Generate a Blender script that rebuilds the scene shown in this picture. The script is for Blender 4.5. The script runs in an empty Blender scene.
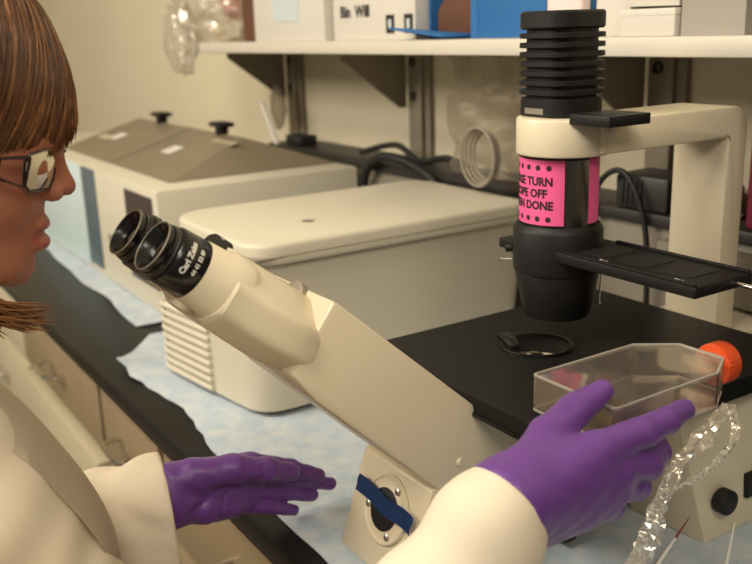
import bpy, bmesh, math, random
import numpy as np
from mathutils import Vector, Matrix, noise
random.seed(7)
rng = np.random.default_rng(7)
S = bpy.context.scene
COL = S.collection
# ---------------------------------------------------------------- camera, world, lights, exposure
# axes: +X along the bench towards the near right, +Y into the wall, z = 0 is the bench top
RM = ((0.54540069, -0.20936129, 0.81160701), (0.83759795, 0.17207597, -0.51847809), (-0.03110882, 0.96257868, 0.26921094))
cam_d = bpy.data.cameras.new('camera'); cam = bpy.data.objects.new('camera', cam_d); COL.objects.link(cam)
M4 = Matrix(RM).to_4x4(); M4.translation = Vector((0, 0, 0.5)); cam.matrix_world = M4
cam_d.sensor_width = 36; cam_d.lens = 905 / 752 * 36; cam_d.clip_start = 0.02
cam_d.dof.use_dof = True; cam_d.dof.focus_distance = 0.80; cam_d.dof.aperture_fstop = 6.5
S.camera = cam
w = bpy.data.worlds.new('world'); S.world = w; w.use_nodes = True
w.node_tree.nodes['Background'].inputs[0].default_value = (1.0, 0.92, 0.80, 1)
w.node_tree.nodes['Background'].inputs[1].default_value = 0.17
def area(name, loc, target, sx, sy, power, col):
    d = bpy.data.lights.new(name, 'AREA'); d.shape = 'RECTANGLE'; d.size = sx; d.size_y = sy; d.energy = power; d.color = col
    o = bpy.data.objects.new(name, d); COL.objects.link(o); o.location = loc
    o.rotation_euler = (Vector(target) - Vector(loc)).to_track_quat('-Z', 'Y').to_euler()
    return o
WARM = (1.0, 0.91, 0.765)
area('ceiling_light_front', (-0.70, -0.60, 1.60), (-0.70, 0.3, 0), 1.1, 0.35, 23, WARM)
area('ceiling_light_near', (0.9, -0.3, 1.60), (-0.2, 0.4, 0), 1.1, 0.5, 16, WARM)
area('ceiling_light_far', (-2.3, -1.7, 1.45), (-1.9, 1.05, 0.3), 1.6, 0.7, 44, WARM)
S.view_settings.view_transform = 'Standard'; S.view_settings.look = 'None'; S.view_settings.gamma = 1
S.view_settings.use_curve_mapping = False
S.view_settings.exposure = 0.20
# ---------------------------------------------------------------- materials
def lin(c):
    return tuple(((v / 255) / 12.92 if v <= 10 else ((v / 255 + .055) / 1.055) ** 2.4) for v in c)
def mat(name, rgb, rough=.5, metal=0, bump=0, bscale=200, var=0, vscale=8, trans=0, coat=0, spec=.5, sheen=0, stretch=None):
    m = bpy.data.materials.new(name); m.use_nodes = True; nt = m.node_tree; b = nt.nodes['Principled BSDF']
    c = lin(rgb); b.inputs['Base Color'].default_value = (*c, 1); b.inputs['Roughness'].default_value = rough
    b.inputs['Metallic'].default_value = metal; b.inputs['Specular IOR Level'].default_value = spec
    b.inputs['Coat Weight'].default_value = coat
    if sheen: b.inputs['Sheen Weight'].default_value = sheen
    tc = nt.nodes.new('ShaderNodeTexCoord'); src = tc.outputs['Object']
    if stretch:
        mp = nt.nodes.new('ShaderNodeMapping'); mp.inputs['Scale'].default_value = stretch; nt.links.new(src, mp.inputs[0]); src = mp.outputs[0]
    if var:
        n = nt.nodes.new('ShaderNodeTexNoise'); n.inputs['Scale'].default_value = vscale; n.inputs['Detail'].default_value = 5
        r = nt.nodes.new('ShaderNodeMapRange'); r.inputs[1].default_value = .3; r.inputs[2].default_value = .7
        r.inputs[3].default_value = 1 - var; r.inputs[4].default_value = 1 + var
        x = nt.nodes.new('ShaderNodeVectorMath'); x.operation = 'SCALE'; x.inputs[0].default_value = c
        nt.links.new(src, n.inputs['Vector']); nt.links.new(n.outputs[0], r.inputs[0])
        nt.links.new(r.outputs[0], x.inputs['Scale']); nt.links.new(x.outputs[0], b.inputs['Base Color'])
    if bump:
        n2 = nt.nodes.new('ShaderNodeTexNoise'); n2.inputs['Scale'].default_value = bscale; n2.inputs['Detail'].default_value = 3
        bp = nt.nodes.new('ShaderNodeBump'); bp.inputs['Strength'].default_value = bump; bp.inputs['Distance'].default_value = .002
        nt.links.new(src, n2.inputs['Vector']); nt.links.new(n2.outputs[0], bp.inputs['Height']); nt.links.new(bp.outputs[0], b.inputs['Normal'])
    return m
def clear(name, rgb=(235, 235, 230), gloss=.25, rough=.08, tint=(245, 243, 238), haze=0.0, edge=.5):
    """thin clear plastic: transparent, glossy by facing angle, optional milky haze"""
    m = bpy.data.materials.new(name); m.use_nodes = True; nt = m.node_tree; nt.nodes.clear()
    out = nt.nodes.new('ShaderNodeOutputMaterial'); t = nt.nodes.new('ShaderNodeBsdfTransparent'); g = nt.nodes.new('ShaderNodeBsdfGlossy')
    t.inputs[0].default_value = (*lin(tint), 1); g.inputs[0].default_value = (*lin(rgb), 1); g.inputs['Roughness'].default_value = rough
    lw = nt.nodes.new('ShaderNodeLayerWeight'); lw.inputs[0].default_value = edge
    mr = nt.nodes.new('ShaderNodeMapRange'); mr.inputs[3].default_value = gloss; mr.inputs[4].default_value = min(1, gloss + .6)
    mx = nt.nodes.new('ShaderNodeMixShader')
    nt.links.new(lw.outputs['Facing'], mr.inputs[0]); nt.links.new(mr.outputs[0], mx.inputs[0])
    nt.links.new(t.outputs[0], mx.inputs[1]); nt.links.new(g.outputs[0], mx.inputs[2])
    last = mx.outputs[0]
    if haze:
        d = nt.nodes.new('ShaderNodeBsdfDiffuse'); d.inputs[0].default_value = (*lin(rgb), 1); m2 = nt.nodes.new('ShaderNodeMixShader')
        m2.inputs[0].default_value = haze; nt.links.new(last, m2.inputs[1]); nt.links.new(d.outputs[0], m2.inputs[2]); last = m2.outputs[0]
    nt.links.new(last, out.inputs[0]); return m
MT = dict(
    wall=mat('wall_paint', (214, 203, 176), .8, bump=.05, var=.03, vscale=2),
    backwall=mat('back_panel', (176, 164, 140), .7, var=.03, vscale=2),
    floor=mat('floor_vinyl', (120, 108, 92), .5, var=.08), ceil=mat('ceiling_paint', (225, 220, 205), .9),
    shelf=mat('shelf_laminate', (206, 199, 184), .5), steel=mat('painted_steel', (150, 140, 122), .5, metal=.2),
    bracket=mat('bracket_steel', (140, 130, 114), .6), slot=mat('slot_dark', (40, 35, 30), .7),
    counter=mat('black_epoxy', (27, 26, 25), .36, var=.1, vscale=30, spec=.3), cabinet=mat('cabinet_laminate', (146, 127, 98), .5, var=.03),
    cabpale=mat('pale_cabinet_laminate', (190, 178, 150), .5), chrome=mat('chrome', (215, 210, 200), .15, metal=1),
    brushed=mat('brushed_metal', (190, 186, 178), .35, metal=1),
    beige=mat('beige_enamel', (219, 206, 178), .38, coat=.15), beige2=mat('cream_casing', (205, 198, 178), .45),
    lid=mat('taupe_lid', (128, 117, 96), .4, var=.04), white=mat('white_card', (214, 208, 196), .7),
    panelblue=mat('slate_panel', (84, 98, 104), .5), panelbrown=mat('dark_panel', (58, 46, 46), .5), coollight=mat('cool_light_tint', (190, 205, 205), .6),
    black=mat('black_anodised', (17, 16, 16), .5, spec=.35), blackgloss=mat('black_gloss', (16, 15, 15), .22), blackmat=mat('black_crackle', (30, 28, 26), .6, bump=.5, bscale=900),
    rubber=mat('black_rubber', (14, 13, 13), .6), grey=mat('grey_plastic', (126, 118, 104), .5), darkgrey=mat('dark_plastic', (38, 35, 33), .5),
    ink=mat('printed_ink', (30, 22, 26), .7), whiteink=mat('white_print', (225, 222, 212), .6), lightblueink=mat('pale_label', (190, 200, 200), .6),
    pink=mat('pink_paper', (238, 92, 150), .6), bluetape=mat('blue_tape', (22, 62, 122), .55, bump=.3, bscale=500),
    bluebox=mat('blue_card', (30, 98, 158), .6, var=.06), brown=mat('brown_card', (92, 56, 34), .7, var=.1), carton=mat('carton_white', (205, 199, 188), .7),
    red=mat('red_stuff', (190, 70, 50), .5), pinkish=mat('pale_pink_paper', (225, 205, 200), .6), magenta=mat('magenta_plastic', (112, 26, 52), .5),
    orange=mat('orange_cap', (232, 88, 40), .35), glove=mat('purple_nitrile', (100, 54, 134), .42, bump=.25, bscale=260, var=.06, vscale=40, sheen=.1),
    coatcloth=mat('white_lab_cloth', (226, 212, 190), .85, bump=.2, bscale=1400, var=.02), stitch=mat('hem_stitch', (190, 176, 152), .9),
    shirt=mat('dark_shirt', (30, 26, 28), .9), trousers=mat('dark_trousers', (40, 42, 55), .9), shoe=mat('shoe_leather', (30, 26, 24), .5),
    skin=mat('skin', (160, 100, 75), .6, bump=.08, bscale=700, var=.05, vscale=30), lip=mat('lips', (150, 78, 68), .4),
    eyewhite=mat('eye_white', (215, 208, 200), .2), iris=mat('iris', (50, 34, 24), .15),
    hair=mat('brown_hair', (92, 58, 32), .38, var=.35, vscale=60, stretch=(1, 1, .15)), hairlight=mat('light_brown_hair', (140, 94, 54), .35, var=.3, vscale=60),
    haircap=mat('hair_base', (74, 44, 24), .6, var=.2, vscale=60), frame=mat('dark_frame', (34, 20, 22), .25),
    flask=clear('clear_polystyrene', (238, 228, 215), .06, .12, (236, 232, 226), haze=.05, edge=.35), bag=clear('clear_bag', (232, 225, 212), .14, .25, haze=.22),
    greybag=clear('hazy_bag', (178, 170, 156), .05, .45, (232, 228, 220), haze=.14), tote=clear('clear_tote', (200, 192, 180), .10, .2, (205, 200, 195), haze=.55),
    foil=clear('crinkled_film', (255, 250, 240), .34, .13, (242, 240, 235), haze=.17), lens=clear('spectacle_lens', (236, 228, 208), .42, .10, haze=0.30),  # spectacle lens: cream reflection of the wall put into its haze colour
    glass=mat('dark_glass', (14, 16, 22), .04, coat=1), tape=clear('clear_tape', (220, 215, 205), .12, .15, (200, 195, 185)),
    tip=mat('dark_red_tip', (110, 20, 24), .3))
def pad_mat():
    m = mat('blue_bench_pad', (176, 196, 202), .85, bump=.4, bscale=420); nt = m.node_tree; b = nt.nodes['Principled BSDF']
    tc = nt.nodes.new('ShaderNodeTexCoord'); n = nt.nodes.new('ShaderNodeTexNoise'); n.inputs['Scale'].default_value = 38; n.inputs['Detail'].default_value = 6
    n.inputs['Distortion'].default_value = .4
    cr = nt.nodes.new('ShaderNodeValToRGB'); cr.color_ramp.elements[0].position = .35; cr.color_ramp.elements[1].position = .68
    cr.color_ramp.elements[0].color = (*lin((176, 192, 206)), 1); cr.color_ramp.elements[1].color = (*lin((202, 207, 210)), 1)
    nt.links.new(tc.outputs['Object'], n.inputs['Vector']); nt.links.new(n.outputs[0], cr.inputs[0]); nt.links.new(cr.outputs[0], b.inputs['Base Color'])
    return m
MT['pad'] = pad_mat()
# ---------------------------------------------------------------- helpers
V = Vector
def thing(name, label, cat, loc=(0, 0, 0), group=None):
    o = bpy.data.objects.new(name, None); COL.objects.link(o); o.location = loc; o.empty_display_size = .05
    o['label'] = label; o['category'] = cat
    if group: o['group'] = group
    return o
def tag(o, label, cat, group=None):
    o['label'] = label; o['category'] = cat
    if group: o['group'] = group
    return o
def wpos(o):
    p = Vector(o.location)
    return p if o.parent is None else p + wpos(o.parent)
def obj(name, src, m, parent=None, smooth=True, kind=None, angle=40):
    """src: bmesh or mesh in world coordinates"""
    if isinstance(src, bmesh.types.BMesh):
        bmesh.ops.recalc_face_normals(src, faces=src.faces[:]); me = bpy.data.meshes.new(name); src.to_mesh(me); src.free()
    else: me = src
    me.materials.clear(); me.materials.append(MT[m] if isinstance(m, str) else m)
    # origin at the bottom centre of the mesh
    n = len(me.vertices); co = np.empty(n * 3); me.vertices.foreach_get('co', co); co = co.reshape(-1, 3)
    c = Vector(((co[:, 0].min() + co[:, 0].max()) / 2, (co[:, 1].min() + co[:, 1].max()) / 2, co[:, 2].min()))
    me.transform(Matrix.Translation(-c))
    if smooth:
        me.shade_smooth()
        try: me.set_sharp_from_angle(angle=math.radians(angle))
        except Exception: pass
    o = bpy.data.objects.new(name, me); COL.objects.link(o)
    if parent is not None:
        o.parent = parent; o.location = c - wpos(parent)
    else: o.location = c
    if kind: o['kind'] = kind
    return o
def merge(*bms):
    a = bmesh.new()
    for b in bms:
        me = bpy.data.meshes.new('t'); b.to_mesh(me); a.from_mesh(me); b.free(); bpy.data.meshes.remove(me)
    return a
def box(x0, x1, y0, y1, z0, z1, bev=0, seg=2):
    bm = bmesh.new(); bmesh.ops.create_cube(bm, size=1)
    for v in bm.verts: v.co = V(((x0 + x1) / 2 + v.co.x * (x1 - x0), (y0 + y1) / 2 + v.co.y * (y1 - y0), (z0 + z1) / 2 + v.co.z * (z1 - z0)))
    if bev: bmesh.ops.bevel(bm, geom=bm.edges[:], offset=bev, segments=seg, profile=.5, affect='EDGES')
    return bm
def frame_of(axis):
    a = V(axis).normalized(); h = V((0, 0, 1)) if abs(a.z) < .9 else V((0, 1, 0)); u = h.cross(a).normalized(); return a, u, a.cross(u)
def lathe(origin, axis, prof, seg=48, cap=True):
    """prof: list of (distance along the axis, radius)"""
    a, u, v = frame_of(axis); o = V(origin); bm = bmesh.new(); rings = []
    for d, r in prof:
        rings.append([bm.verts.new(o + a * d + (u * math.cos(t) + v * math.sin(t)) * max(r, 1e-5)) for t in (2 * math.pi * k / seg for k in range(seg))])
    for A, B in zip(rings, rings[1:]):
        for k in range(seg): bm.faces.new((A[k], A[(k + 1) % seg], B[(k + 1) % seg], B[k]))
    if cap: bm.faces.new(rings[0]); bm.faces.new(rings[-1])
    return bm
def cyl(p, q, r, seg=24, r2=None):
    d = V(q) - V(p); return lathe(p, d, [(0, r), (d.length, r if r2 is None else r2)], seg)
def bcyl(p, q, r, b=.001, seg=32):
    d = V(q) - V(p); L = d.length; return lathe(p, d, [(0, r - b), (b * .3, r - b * .3), (b, r), (L - b, r), (L - b * .3, r - b * .3), (L, r - b)], seg)
def tube(pts, r, seg=10, closed=False):
    bm = bmesh.new(); P = [V(p) for p in pts]; n = len(P); rings = []; up = None
    for i, p in enumerate(P):
        t = (P[min(i + 1, n - 1)] - P[max(i - 1, 0)]).normalized()
        if up is None: up = frame_of(t)[1]
        up = (up - t * up.dot(t)).normalized(); w_ = t.cross(up)
        rr = r[i] if isinstance(r, (list, tuple)) else r
        rings.append([bm.verts.new(p + (up * math.cos(a) + w_ * math.sin(a)) * rr) for a in (2 * math.pi * k / seg for k in range(seg))])
    for A, B in zip(rings, rings[1:]):
        for k in range(seg): bm.faces.new((A[k], A[(k + 1) % seg], B[(k + 1) % seg], B[k]))
    bm.faces.new(rings[0]); bm.faces.new(rings[-1]); return bm
def spline(pts, n=8):
    P = [V(p) for p in pts]; out = []
    for i in range(len(P) - 1):
        a = P[max(i - 1, 0)]; b = P[i]; c = P[i + 1]; d = P[min(i + 2, len(P) - 1)]
        for k in range(n):
            t = k / n; out.append(.5 * ((2 * b) + (c - a) * t + (2 * a - 5 * b + 4 * c - d) * t * t + (3 * b - a - 3 * c + d) * t ** 3))
    out.append(P[-1]); return out
def prism(poly, to3, d0, d1, bev=0, seg=2):
    """poly: 2D outline; to3(a, b, d) -> point"""
    bm = bmesh.new(); A = [bm.verts.new(to3(a, b, d0)) for a, b in poly]; B = [bm.verts.new(to3(a, b, d1)) for a, b in poly]; n = len(poly)
    bm.faces.new(A); bm.faces.new(B)
    for k in range(n): bm.faces.new((A[k], A[(k + 1) % n], B[(k + 1) % n], B[k]))
    bmesh.ops.recalc_face_normals(bm, faces=bm.faces[:])
    if bev: bmesh.ops.bevel(bm, geom=bm.edges[:], offset=bev, segments=seg, profile=.5, affect='EDGES')
    return bm
def YZ(a, b, d): return V((d, a, b))
def XY(a, b, d): return V((a, b, d))
def XZ(a, b, d): return V((a, d, b))
def rounded(poly, r, n=5):
    out = []; N = len(poly)
    for i in range(N):
        p = V((*poly[i], 0)); a = V((*poly[i - 1], 0)); b = V((*poly[(i + 1) % N], 0)); rr = r[i] if isinstance(r, (list, tuple)) else r
        if rr <= 0: out.append((p.x, p.y)); continue
        da = (a - p).normalized(); db = (b - p).normalized(); ang = da.angle(db); t = min(rr / math.tan(ang / 2), (a - p).length * .49, (b - p).length * .49)
        s = p + da * t; e = p + db * t
        for k in range(n + 1):
            u = k / n; q = s * (1 - u) ** 2 + p * 2 * u * (1 - u) + e * u * u; out.append((q.x, q.y))
    return out
def text_mesh(txt, size, font_bold=.0, align='CENTER', ext=.0002):
    c = bpy.data.curves.new('t', 'FONT'); c.body = txt; c.size = size; c.align_x = align; c.align_y = 'CENTER'; c.extrude = ext; c.offset = font_bold; c.resolution_u = 2
    o = bpy.data.objects.new('t', c); COL.objects.link(o); dg = bpy.context.evaluated_depsgraph_get()
    me = bpy.data.meshes.new_from_object(o.evaluated_get(dg)); bpy.data.objects.remove(o); return me
def bend_text(txt, size, origin, up, n0, radius, bold=0., dv=0, xs=1.0):
    me = text_mesh(txt, size, bold); up = V(up).normalized(); n0 = V(n0); n0 = (n0 - up * n0.dot(up)).normalized(); t = up.cross(n0); o = V(origin)
    for v in me.vertices:
        a = v.co.x * xs / radius; v.co = o + up * (v.co.y + dv) + (n0 * math.cos(a) + t * math.sin(a)) * (radius + .0002 + v.co.z)
    return me
def flat_text(txt, size, origin, right, up, bold=0.):
    me = text_mesh(txt, size, bold); r = V(right).normalized(); u = V(up).normalized(); n = r.cross(u)
    for v in me.vertices: v.co = V(origin) + r * v.co.x + u * v.co.y + n * (v.co.z + .0002)
    return me
# --- signed distance modelling for organic shapes
def surface_net(f, lo, hi, h):
    lo = np.array(lo, float); hi = np.array(hi, float); n = np.ceil((hi - lo) / h).astype(int) + 1
    g = [lo[i] + h * np.arange(n[i]) for i in range(3)]; P = np.stack(np.meshgrid(*g, indexing='ij'), -1).astype(np.float32)
    D = f(P.reshape(-1, 3)).reshape(n); sg = D < 0
    nc = n - 1; cnt = np.zeros(nc, np.float32); acc = np.zeros((*nc, 3), np.float32); corners = [(i, j, k) for i in (0, 1) for j in (0, 1) for k in (0, 1)]
    def sub(A, c): return A[c[0]:c[0] + nc[0], c[1]:c[1] + nc[1], c[2]:c[2] + nc[2]]
    for ca in corners:
        for ax in range(3):
            if ca[ax]: continue
            cb = list(ca); cb[ax] = 1; da = sub(D, ca); db = sub(D, cb); m = (da < 0) != (db < 0); t = np.where(m, da / np.where(m, da - db, 1), 0)
            off = np.array(ca, np.float32); p = np.broadcast_to(off, (*nc, 3)).copy(); p[..., ax] += t; acc += p * m[..., None]; cnt += m
    act = cnt > 0; idx = -np.ones(nc, int); idx[act] = np.arange(act.sum()); ii = np.argwhere(act)
    verts = lo + h * (ii + acc[act] / cnt[act][:, None]); faces = []
    for ax in range(3):
        u, v = (ax + 1) % 3, (ax + 2) % 3; sl0 = [slice(None)] * 3; sl1 = [slice(None)] * 3; sl0[ax] = slice(0, -1); sl1[ax] = slice(1, None)
        m = sg[tuple(sl0)] != sg[tuple(sl1)]; e = np.argwhere(m); e = e[(e[:, u] > 0) & (e[:, v] > 0) & (e[:, u] < nc[u]) & (e[:, v] < nc[v])]
        fl = sg[tuple(sl0)][tuple(e.T)]
        def q(du, dv):
            w_ = e.copy(); w_[:, u] -= du; w_[:, v] -= dv; return idx[tuple(w_.T)]
        F = np.stack([q(1, 1), q(0, 1), q(0, 0), q(1, 0)], -1); F[~fl] = F[~fl][:, ::-1]; faces.append(F)
    F = np.concatenate(faces); F = F[(F >= 0).all(1)]; me = bpy.data.meshes.new('sdf')
    me.from_pydata(verts.tolist(), [], F.tolist()); me.update(); return me
def rc(a, b, ra, rb):
    a = np.array(a, np.float32); b = np.array(b, np.float32)
    def f(P):
        ab = b - a; t = np.clip(((P - a) @ ab) / max(ab @ ab, 1e-9), 0, 1); return np.linalg.norm(P - a - t[:, None] * ab, axis=1) - (ra + (rb - ra) * t)
    return f
def ell(c, r, R=None):
    c = np.array(c, np.float32); r = np.array(r, np.float32); R = None if R is None else np.array(R, np.float32)
    def f(P):
        q = P - c
        if R is not None: q = q @ R
        k0 = np.linalg.norm(q / r, axis=1); k1 = np.linalg.norm(q / r ** 2, axis=1); return k0 * (k0 - 1) / np.maximum(k1, 1e-6)
    return f
def smin(a, b, k):
    h = np.clip(.5 + .5 * (b - a) / k, 0, 1); return b * (1 - h) + a * h - k * h * (1 - h)
def smax(a, b, k): return -smin(-a, -b, k)
def union(items):
    """items: (f, k)"""
    def f(P):
        D = items[0][0](P)
        for g, k in items[1:]: D = smin(D, g(P), k)
        return D
    return f
def grp(fs, k): return union([(g, k) for g in fs])
def chain(pts, rs, k=.003):
    return grp([rc(pts[i], pts[i + 1], rs[i], rs[i + 1]) for i in range(len(pts) - 1)], k)
# ================================================================ the setting
obj('floor', box(-4.9, 2.2, -2.2, 1.4, -.95, -.9), 'floor', kind='structure')
obj('wall_back', box(-4.9, 2.2, 1.05, 1.15, -.9, 1.75), 'wall', kind='structure')
obj('wall_left', box(-4.7, -4.6, -2.2, 1.05, -.9, 1.75), 'wall', kind='structure')
obj('ceiling', box(-4.9, 2.2, -2.2, 1.4, 1.75, 1.8), 'ceil', kind='structure')
obj('baseboard_left', box(-4.6, -4.588, -2.2, 1.04, -.9, -.8), 'darkgrey', kind='structure')
# bench
bt = tag(obj('worktop', box(-3.3, .9, .345, 1.05, -.032, 0, .004), 'counter'), 'black laboratory bench top running under the white machines and the microscope', 'worktop')
def cabinet(x0, x1, label, m='cabinet', opened=0., two=True):
    t = thing('base_cabinet', label, 'cabinet', ((x0 + x1) / 2, .7, -.9), 'base cabinets under the bench')
    obj('body', box(x0 + .001, x1 - .001, .385, 1.04, -.80, -.033, .002), m, t)
    obj('plinth', box(x0 + .001, x1 - .001, .44, 1.03, -.90, -.80), 'darkgrey', t)
    def handle(par, cx, z, y):
        pts = spline([(cx - .045, y, z), (cx - .045, y - .022, z), (cx - .03, y - .032, z), (cx + .03, y - .032, z), (cx + .045, y - .022, z), (cx + .045, y, z)], 4)
        obj('handle', tube(pts, .0045, 8), 'chrome', par)
    tops = [(-.045, -.19), (-.20, -.40), (-.41, -.61), (-.62, -.79)] if two else [(-.045, -.19)]
    for i, (a, b) in enumerate(tops):
        o = opened if i == 1 else 0
        d = obj('drawer', box(x0 + .006, x1 - .006, .365 - o, .384 - o * .3, b + .004, a - .004, .002), 'cabpale' if (i == 1 and opened) else m, t)
        handle(d, (x0 + x1) / 2, (a + b) / 2, .365 - o)
    if not two:
        d = obj('door', box(x0 + .006, x1 - .006, .365, .384, -.79, -.20, .002), m, t); handle(d, x1 - .12, -.26, .365)
cabinet(-3.28, -2.66, 'tan base cabinet at the far end of the black bench beneath the end wall', 'cabpale')
cabinet(-2.65, -2.03, 'pale base cabinet below the bench seen past the chin of the person', 'cabpale')
cabinet(-2.02, -1.45, 'tan drawer cabinet with a slightly open drawer under the far machine', 'cabinet', .014)
cabinet(-1.44, -1.155, 'narrow tan drawer cabinet with a chrome pull just above the outstretched sleeve', 'cabinet', two=False)
cabinet(-1.145, -.60, 'tan cabinet with drawer and door directly under the outstretched gloved hand', 'cabinet', two=False)
cabinet(-.59, .0, 'tan cabinet with drawer and door hidden mostly below the foot of the microscope', 'cabinet', two=False)
# ledge along the wall
lg = thing('service_ledge', 'grey boxed service ledge running along the wall behind the machines', 'ledge', (-.5, 1.0, 0))
obj('face', box(-1.93, .9, .955, 1.048, .001, .235, .003), 'grey', lg)
obj('cap', box(-1.93, .9, .945, 1.049, .235, .252, .003), 'darkgrey', lg)
# shelf, standards, brackets
tag(obj('wall_shelf', box(-1.99, .9, .80, 1.048, .461, .4825, .003), 'shelf'), 'long cream laminate wall shelf carrying cartons and boxes', 'shelf')
SX = [(-1.965, 'grey shelf support strip behind the white stick'), (-1.455, 'grey shelf support strip in the middle of the wall under the blue box'),
      (-.865, 'grey shelf support strip just right of the lamp housing'), (-.42, 'grey shelf support strip at the right end above the microscope arm')]
for x, lb in SX:
    t = thing('shelf_support', lb, 'shelf support', (x, 1.04, .26), 'slotted shelf supports on the wall')
    st = obj('upright', box(x - .021, x + .021, 1.032, 1.0495, .254, .46, .001), 'steel', t)
    for z in (.372, .436):
        obj('slot_bolt', lathe((x - .004, 1.0325, z), (0, -1, 0), [(0, .009), (.003, .009), (.0032, .0045), (.0005, .004)], 16), 'slot', st)
    obj('bracket', prism([(1.031, .4605), (1.031, .350), (1.015, .350), (.885, .446), (.885, .4605)], YZ, x - .03, x - .026, .0005, 1), 'bracket', t)
    obj('cover_strip', box(x + .0215, x + .038, 1.040, 1.0495, .254, .46), 'bracket', t)
# ================================================================ bench pads
def pad(name, poly, label, seed, curl=None, h=.012):
    xs = [p[0] for p in poly]; ys = [p[1] for p in poly]; bm = bmesh.new()
    vs = [bm.verts.new((x, y, 0)) for x, y in poly]; bm.faces.new(vs)
    for axis, lo, hi in ((0, min(xs), max(xs)), (1, min(ys), max(ys))):
        c = lo + h
        while c < hi:
            no = (1, 0, 0) if axis == 0 else (0, 1, 0); co = (c, 0, 0) if axis == 0 else (0, c, 0)
            bmesh.ops.bisect_plane(bm, geom=bm.verts[:] + bm.edges[:] + bm.faces[:], plane_co=co, plane_no=no); c += h
    for v in bm.verts:
        n = noise.noise(V((v.co.x * 9, v.co.y * 9, seed))); n2 = noise.noise(V((v.co.x * 30, v.co.y * 30, seed + 5)))
        v.co.z = .0016 + max(0, n) * .0035 + n2 * .0006 + (curl(v.co) if curl else 0)
    ex = bmesh.ops.extrude_face_region(bm, geom=bm.faces[:])
    for e in ex['geom']:
        if isinstance(e, bmesh.types.BMVert): e.co.z += .0012
    for v in bm.verts: v.co.z = max(v.co.z, .0004)
    return tag(obj(name, bm, 'pad', angle=60), label, 'absorbent pad', 'blue absorbent pads on the bench')
def ragged(a, b, n, amp, seed):
    out = []
    for k in range(n):
        t = k / n; p = V((*a, 0)).lerp(V((*b, 0)), t); q = noise.noise(V((t * 7, seed, 0))) * amp; d = (V((*b, 0)) - V((*a, 0))).normalized(); out.append((p.x - d.y * q, p.y + d.x * q))
    return out
def curl1(c):
    d = (V((c.x, c.y, 0)) - V((-1.335, .368, 0))).length; return max(0, .11 - d) ** 2 * 1.6
pad('bench_pad', ragged((-1.335, .37), (-1.10, .40), 9, .010, 1) + ragged((-1.10, .392), (-.98, .378), 5, .006, 2) + ragged((-.98, .376), (-.42, .362), 14, .006, 3) + [(-.40, .36), (-.22, .50), (-.22, .93), (-1.42, .93), (-1.47, .47)],
    'light blue absorbent pad spread beneath the microscope and the centrifuge with one curled corner', 1, curl1)
pad('bench_pad', ragged((-2.72, .500), (-1.480, .466), 26, .014, 9) + [(-1.480, .94), (-2.72, .94)], 'light blue absorbent pad strip showing along the front of the far lidded bath', 5)
# ================================================================ centrifuge
cf = thing('centrifuge', 'squat cream benchtop centrifuge with closed lid and side louvres beside the microscope', 'centrifuge', (-1.15, .67, .003))
def rbox(x0, x1, y0, y1, z0, z1, r, bev):
    bm = prism(rounded([(x0, y0), (x1, y0), (x1, y1), (x0, y1)], r, 6), XY, z0, z1)
    if bev:
        ed = [e for e in bm.edges if abs(e.verts[0].co.z - e.verts[1].co.z) < 1e-6]; bmesh.ops.bevel(bm, geom=ed, offset=bev, segments=3, profile=.5, affect='EDGES')
    return bm
bmb = prism(rounded([(-1.288, .424), (-1.0, .462), (-1.0, .92), (-1.288, .92)], [.040, .05, .03, .03], 8), XY, .012, .216)
for v in bmb.verts:   # the casing narrows slightly towards the foot
    k = (.216 - v.co.z) / .2; v.co.x += (.004 if v.co.x < -1.15 else -.014) * k; v.co.y += (.012 if v.co.y > .6 else -.002) * -k
obj('casing', bmb, 'beige2', cf)
obj('base_gap', prism(rounded([(-1.25, .45), (-1.03, .48), (-1.03, .90), (-1.25, .90)], .04, 6), XY, .003, .0122), 'darkgrey', cf)
ld = obj('lid', rbox(-1.278, -.986, .452, .905, .2185, .247, [.07, .05, .03, .03], .006), 'beige2', cf)
obj('lid_seam', rbox(-1.262, -.998, .47, .90, .2155, .2190, .04, 0), 'grey', cf)
obj('lid_window', lathe((-1.085, .585, .2472), (0, 0, 1), [(0, .009), (.0006, .009), (.0007, .0075)], 24), 'grey', ld)
obj('lid_front_line', box(-1.015, -.9855, .4515, .9055, .2295, .2305, .0003), 'grey', ld)
obj('hinge_strip', box(-1.265, -1.003, .90, .925, .2165, .243, .004), 'beige2', cf)
for k in range(9):
    z = .018 + k * .0122; f = (.216 - z) / .2
    P = [V((-1.284, .460, z)), V((-1.284, .440, z)), V((-1.272, .4285, z)), V((-1.25, .4275, z)), V((-1.20, .4340, z)), V((-1.135, .4430, z))]
    obj('louvre', tube(spline([p + V((.004 * f, .0008, 0)) for p in P], 4), .0038, 8), 'beige2', cf)
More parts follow.
